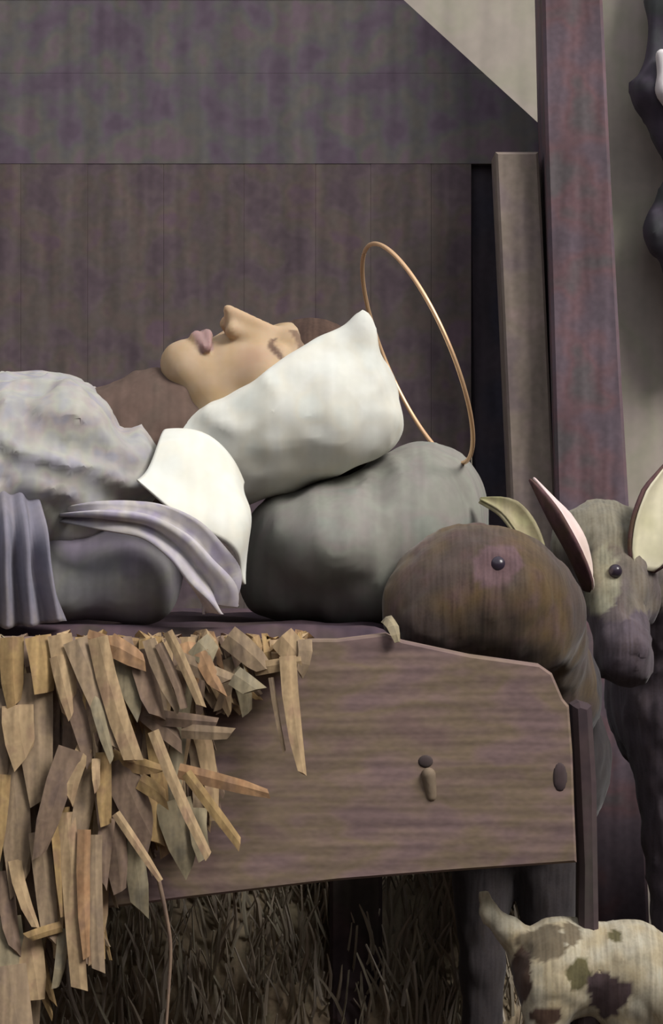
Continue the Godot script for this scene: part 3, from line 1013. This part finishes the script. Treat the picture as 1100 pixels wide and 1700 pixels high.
# a cupped leaf shaped ear: outer shell and, inside its hollow, a lining
func ear(t: Node3D, called: String, path: Array, w: float, open: Vector3, outer: String, inner: String, label: String) -> void:
	var shells := []
	for pass_i in 2:
		var rows := []
		var nv := 9
		for j in nv + 1:
			var v := float(j) / nv
			var c := spline(path, v)
			var dir := (spline(path, minf(v + 0.04, 1.0)) - spline(path, maxf(v - 0.04, 0.0))).normalized()
			var z := (open - dir * open.dot(dir)).normalized()
			var x := dir.cross(z)
			var ww := w * 0.5 * (0.55 + 0.75 * sin(pow(v, 0.8) * PI * 0.92)) * (1.0 if v < 0.7 else lerpf(1.0, 0.16, (v - 0.7) / 0.3))
			if pass_i == 1:
				ww *= 0.86
			var row := []
			for i in 7:
				var s := (i / 3.0) - 1.0
				row.append(c + x * ww * s + z * (ww * 0.75 * s * s + (0.0038 if pass_i == 1 else 0.0)))
			rows.append(row)
		shells.append(sheet(rows, 12, 14, 0.004 if pass_i == 0 else 0.0016))
	var o := part(t, called, shells[0], M[outer], label)
	part(o, "ear_lining", shells[1], M[inner])

func donkey() -> void:
	var t := thing("donkey", "grey donkey bowing its long-eared head in front of the reddish post", "donkey", W(1350, 1900, -0.35))
	var f := Field.new()
	var z := -0.16
	f.ell(W(985, 905, z - 0.02), Vector3(70 * PX, 62 * PX, 0.06), 0.02)
	f.cap(W(992, 915, z), 66 * PX, W(1028, 1040, z + 0.05), 46 * PX, 0.03)
	f.ell(W(1040, 1082, z + 0.07), Vector3(44 * PX, 48 * PX, 0.034), 0.02)
	f.cap(W(1020, 1105, z + 0.06), 26 * PX, W(1050, 1112, z + 0.06), 26 * PX, 0.02)
	f.cap(W(1040, 965, z + 0.01), 50 * PX, W(1052, 1000, z), 46 * PX, 0.03)
	f.cap(W(1012, 900, z - 0.04), 62 * PX, W(1100, 985, z - 0.12), 88 * PX, 0.04)
	f.cap(W(1100, 985, z - 0.12), 92 * PX, W(1150, 1100, z - 0.17), 120 * PX, 0.04)
	f.cap(W(1175, 1160, z - 0.18), 0.115, W(1560, 1130, z - 0.24), 0.125, 0.06)
	for q in [[1116, 0.0], [1150, -0.13], [1560, -0.05], [1590, -0.18]]:
		f.cap(W(q[0], 1190, z - 0.13 + q[1]), 0.052, W(q[0] + 6, 1520, z - 0.13 + q[1]), 0.028, 0.02)
		f.cap(W(q[0] + 6, 1520, z - 0.13 + q[1]), 0.027, W(q[0], 1860, z - 0.13 + q[1]), 0.024, 0.01)
	f.ell(W(1020, 948, z + 0.072), Vector3(0.010, 0.011, 0.012), 0.008, Basis.IDENTITY, true)
	f.ell(W(1022, 1086, z + 0.105), Vector3(0.006, 0.008, 0.010), 0.005, Basis.IDENTITY, true)
	f.ell(W(1056, 1090, z + 0.105), Vector3(0.006, 0.008, 0.010), 0.005, Basis.IDENTITY, true)
	f.cap(W(1008, 1112, z + 0.098), 0.0025, W(1062, 1116, z + 0.098), 0.0025, 0.003, true)
	var nn := noise(51, 14.0)
	var rough := noise(52, 55.0)
	var star := W(998, 968, z + 0.06)
	var tint := func(p: Vector3, _n: Vector3) -> Color:
		var v := nn.get_noise_3dv(p)
		var c := Color(0.15, 0.125, 0.125).lerp(Color(0.20, 0.175, 0.145), clampf(0.5 + v * 1.6, 0, 1))
		var s := p - star
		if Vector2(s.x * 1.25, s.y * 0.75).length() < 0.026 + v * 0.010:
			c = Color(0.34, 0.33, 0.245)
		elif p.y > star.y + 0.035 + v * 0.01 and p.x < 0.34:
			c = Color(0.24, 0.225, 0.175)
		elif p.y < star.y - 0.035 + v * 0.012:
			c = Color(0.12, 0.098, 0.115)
		return c
	f.bump = func(p: Vector3) -> float: return rough.get_noise_3d(p.x, p.y * 0.4, p.z) * 0.006
	f.reach = 0.006
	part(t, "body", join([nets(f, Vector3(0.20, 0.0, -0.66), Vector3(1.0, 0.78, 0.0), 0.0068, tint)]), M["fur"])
	var e := SphereMesh.new()
	e.radius = 0.0075
	e.height = 0.015
	e.radial_segments = 18
	e.rings = 10
	part(t, "eye", e, M["dark eye"], "dark eye").position = W(1021, 948, z + 0.0555) - org
	ear(t, "ear", [W(968, 976, z + 0.055), W(944, 920, z + 0.075), W(912, 862, z + 0.075), W(880, 797, z + 0.06)], 62 * PX, Vector3(0.84, 0.36, 0.25), "dark ear fur", "ear lining", "upright ear, dark outside and pink within")
	ear(t, "ear", [W(1062, 946, z + 0.03), W(1076, 890, z + 0.02), W(1096, 830, z + 0.01), W(1118, 760, z)], 76 * PX, Vector3(0.25, 0.1, 0.95), "dark ear fur", "cream lining", "raised ear with cream lining")

func dog() -> void:
	var t := thing("puppy", "cream puppy with brown patches and raised tail on the floor below the manger", "dog", W(1000, 1950, 0.22))
	var z := 0.22
	var f := Field.new()
	f.ell(W(925, 1612, z), Vector3(60 * PX, 72 * PX, 0.048), 0.02)
	f.cap(W(935, 1600, z), 62 * PX, W(1030, 1606, z), 66 * PX, 0.03)
	f.ell(W(1052, 1634, z), Vector3(66 * PX, 84 * PX, 0.046), 0.03)
	f.cap(W(1070, 1620, z + 0.02), 50 * PX, W(1130, 1668, z + 0.05), 40 * PX, 0.03)
	f.ell(W(1150, 1690, z + 0.06), Vector3(44 * PX, 42 * PX, 0.028), 0.015)
	f.cap(W(1170, 1705, z + 0.07), 22 * PX, W(1200, 1728, z + 0.08), 15 * PX, 0.012)
	for s in [-1.0, 1.0]:
		f.cap(W(908, 1640, z + s * 0.028), 42 * PX, W(900, 1740, z + s * 0.034), 24 * PX, 0.02)
		f.cap(W(900, 1740, z + s * 0.034), 20 * PX, W(878, 1830, z + s * 0.034), 14 * PX, 0.01)
		f.cap(W(878, 1830, z + s * 0.034), 14 * PX, W(886, 1925, z + s * 0.034), 13 * PX, 0.01)
		f.cap(W(886, 1928, z + s * 0.034), 14 * PX, W(908, 1934, z + s * 0.034), 12 * PX, 0.01)
		f.cap(W(1052, 1680, z + s * 0.026), 36 * PX, W(1046, 1800, z + s * 0.03), 19 * PX, 0.02)
		f.cap(W(1046, 1800, z + s * 0.03), 18 * PX, W(1050, 1925, z + s * 0.03), 14 * PX, 0.01)
		f.cap(W(1050, 1928, z + s * 0.03), 15 * PX, W(1070, 1934, z + s * 0.03), 12 * PX, 0.01)
		f.cap(W(1140, 1665, z + 0.06 + s * 0.03), 10 * PX, W(1126, 1705, z + 0.06 + s * 0.038), 15 * PX, 0.008)
	# tail
	f.cap(W(872, 1592, z), 22 * PX, W(848, 1548, z + 0.005), 20 * PX, 0.012)
	f.cap(W(848, 1548, z + 0.005), 19 * PX, W(812, 1516, z + 0.01), 14 * PX, 0.012)
	f.cap(W(812, 1516, z + 0.01), 13 * PX, W(803, 1488, z + 0.01), 9 * PX, 0.008)
	var spots := [[908, 1566, 40, 26, 0], [960, 1616, 16, 30, 1], [1008, 1652, 34, 32, 2], [1022, 1556, 12, 14, 1], [864, 1620, 18, 40, 3], [900, 1690, 26, 18, 3], [1036, 1642, 13, 13, 2], [948, 1552, 18, 22, 0]]
	var cols := [Color(0.21, 0.175, 0.12), Color(0.15, 0.135, 0.07), Color(0.10, 0.068, 0.072), Color(0.10, 0.062, 0.045)]
	var nn := noise(61, 26.0)
	var org2 := W(0, 0, z + 0.05)
	var tint := func(p: Vector3, _n: Vector3) -> Color:
		var v := nn.get_noise_3dv(p)
		var c := Color(0.50, 0.43, 0.29).lerp(Color(0.58, 0.54, 0.42), clampf(0.5 + v * 1.5, 0, 1))
		var s := PX * (D - p.z) / D
		var x := p.x / s + 550.0
		var y := 850.0 - (p.y - EYE) / s
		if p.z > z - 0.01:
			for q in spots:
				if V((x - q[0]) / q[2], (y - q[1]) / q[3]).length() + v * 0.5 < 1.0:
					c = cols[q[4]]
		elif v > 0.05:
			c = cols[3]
		return c
	var rough := noise(62, 60.0)
	f.bump = func(p: Vector3) -> float: return rough.get_noise_3dv(p) * 0.0022
	f.reach = 0.003
	part(t, "body", join([nets(f, Vector3(W(780, 0, z).x, -0.002, z - 0.08), Vector3(W(1230, 0, z).x, W(0, 1465, z).y, z + 0.16), 0.0042, tint)]), M["fur"])
	for s in [-1.0, 1.0]:
		var e := SphereMesh.new()
		e.radius = 0.0045
		e.height = 0.009
		part(t, "eye", e, M["dark eye"]).position = W(1172, 1680, z + 0.066 + s * 0.021) - org

# ---------------------------------------------------------------- hay in the dark under the bed
func hay() -> void:
	var t := thing("hay_heap", "heap of tangled hay stalks in the shade under the manger", "hay", W(400, 1950, -0.15))
	t.set_meta("kind", "stuff")
	var f := Field.new()
	f.cap(Vector3(-1.2, 0.08, -0.50), 0.16, Vector3(-0.10, 0.11, -0.49), 0.18, 0.05)
	f.cap(Vector3(-0.3, 0.10, -0.50), 0.19, Vector3(0.10, 0.10, -0.48), 0.17, 0.05)
	var nn := noise(71, 9.0)
	f.bump = func(p: Vector3) -> float: return nn.get_noise_3dv(p) * 0.02
	f.reach = 0.02
	var core := part(t, "hay_core", join([nets(f, Vector3(-1.42, -0.12, -0.74), Vector3(0.34, 0.36, -0.12), 0.014)]), M["hay"])
	core.set_meta("kind", "stuff")
	org = Vector3.ZERO
	var mesh := blade([Vector3.ZERO, Vector3(0.006, 0.045, 0.004), Vector3(0.0, 0.09, 0.012)], 0.0062, 0.0020, 0.0, 0.3, 4)
	var mm := MultiMesh.new()
	mm.transform_format = MultiMesh.TRANSFORM_3D
	mm.use_colors = true
	mm.mesh = mesh
	mm.instance_count = 6500
	var tones := [Color(0.38, 0.33, 0.25), Color(0.42, 0.35, 0.27), Color(0.40, 0.36, 0.27), Color(0.46, 0.40, 0.32), Color(0.52, 0.46, 0.38)]
	var i := 0
	while i < 6500:
		var p := Vector3(rng.randf_range(-1.3, 0.30), rng.randf_range(0.02, 0.32), rng.randf_range(-0.60, -0.24))
		var d := f.at(p)
		if d > 0.012 or d < -0.02:
			continue
		var up := Vector3(rng.randf_range(-0.4, 0.4), 1.0, rng.randf_range(-0.1, 0.5)).normalized()
		var b := Basis(Quaternion(Vector3.UP, up)) * Basis(Vector3.UP, rng.randf() * TAU)
		var s := rng.randf_range(0.4, 0.95)
		mm.set_instance_transform(i, Transform3D(b.scaled(Vector3(s, s, s)), p - t.position))
		var k := rng.randf()
		mm.set_instance_color(i, tones[0 if k < 0.3 else (1 if k < 0.55 else (2 if k < 0.78 else (3 if k < 0.80 else 4)))])
		i += 1
	var mi := MultiMeshInstance3D.new()
	mi.name = "hay_stalks"
	mi.multimesh = mm
	mi.material_override = M["hay stalks"]
	mi.set_meta("kind", "stuff")
	t.add_child(mi)

# ---------------------------------------------------------------- dark cloak hanging on the plaster wall
func cloak() -> void:
	var z := -0.90
	var t := thing("hanging_cloak", "dark violet-grey cloak with white lining hanging against the plaster wall", "cloak", W(1130, 520, z))
	var f := Field.new()
	f.cap(W(1150, -300, z), 30 * PX, W(1098, 10, z), 40 * PX, 0.03)
	f.cap(W(1098, 10, z), 40 * PX, W(1088, 150, z + 0.01), 46 * PX, 0.03)
	f.cap(W(1088, 150, z + 0.01), 46 * PX, W(1140, 290, z), 44 * PX, 0.03)
	f.cap(W(1140, 290, z), 44 * PX, W(1112, 385, z), 50 * PX, 0.03)
	f.cap(W(1112, 385, z), 50 * PX, W(1150, 520, z), 40 * PX, 0.03)
	f.cap(W(1170, -280, z), 40 * PX, W(1190, 520, z), 60 * PX, 0.04)
	var nn := noise(81, 9.0)
	f.bump = func(p: Vector3) -> float: return (0.4 - absf(nn.get_noise_3d(p.x * 2.0, p.y * 0.6, p.z))) * 0.02 - 0.006
	f.reach = 0.012
	part(t, "cloth", join([nets(f, W(1020, 620, z - 0.09), W(1290, -380, z + 0.12), 0.01)]), M["cloak wool"])
	f = Field.new()
	f.cap(W(1098, 92, z + 0.045), 14 * PX, W(1104, 150, z + 0.045), 15 * PX, 0.02)
	f.cap(W(1104, 150, z + 0.045), 14 * PX, W(1120, 200, z + 0.04), 12 * PX, 0.02)
	part(t, "lining", join([nets(f, W(1070, 240, z), W(1150, 50, z + 0.09), 0.004)]), M["white linen"], "white lining showing at the fold")
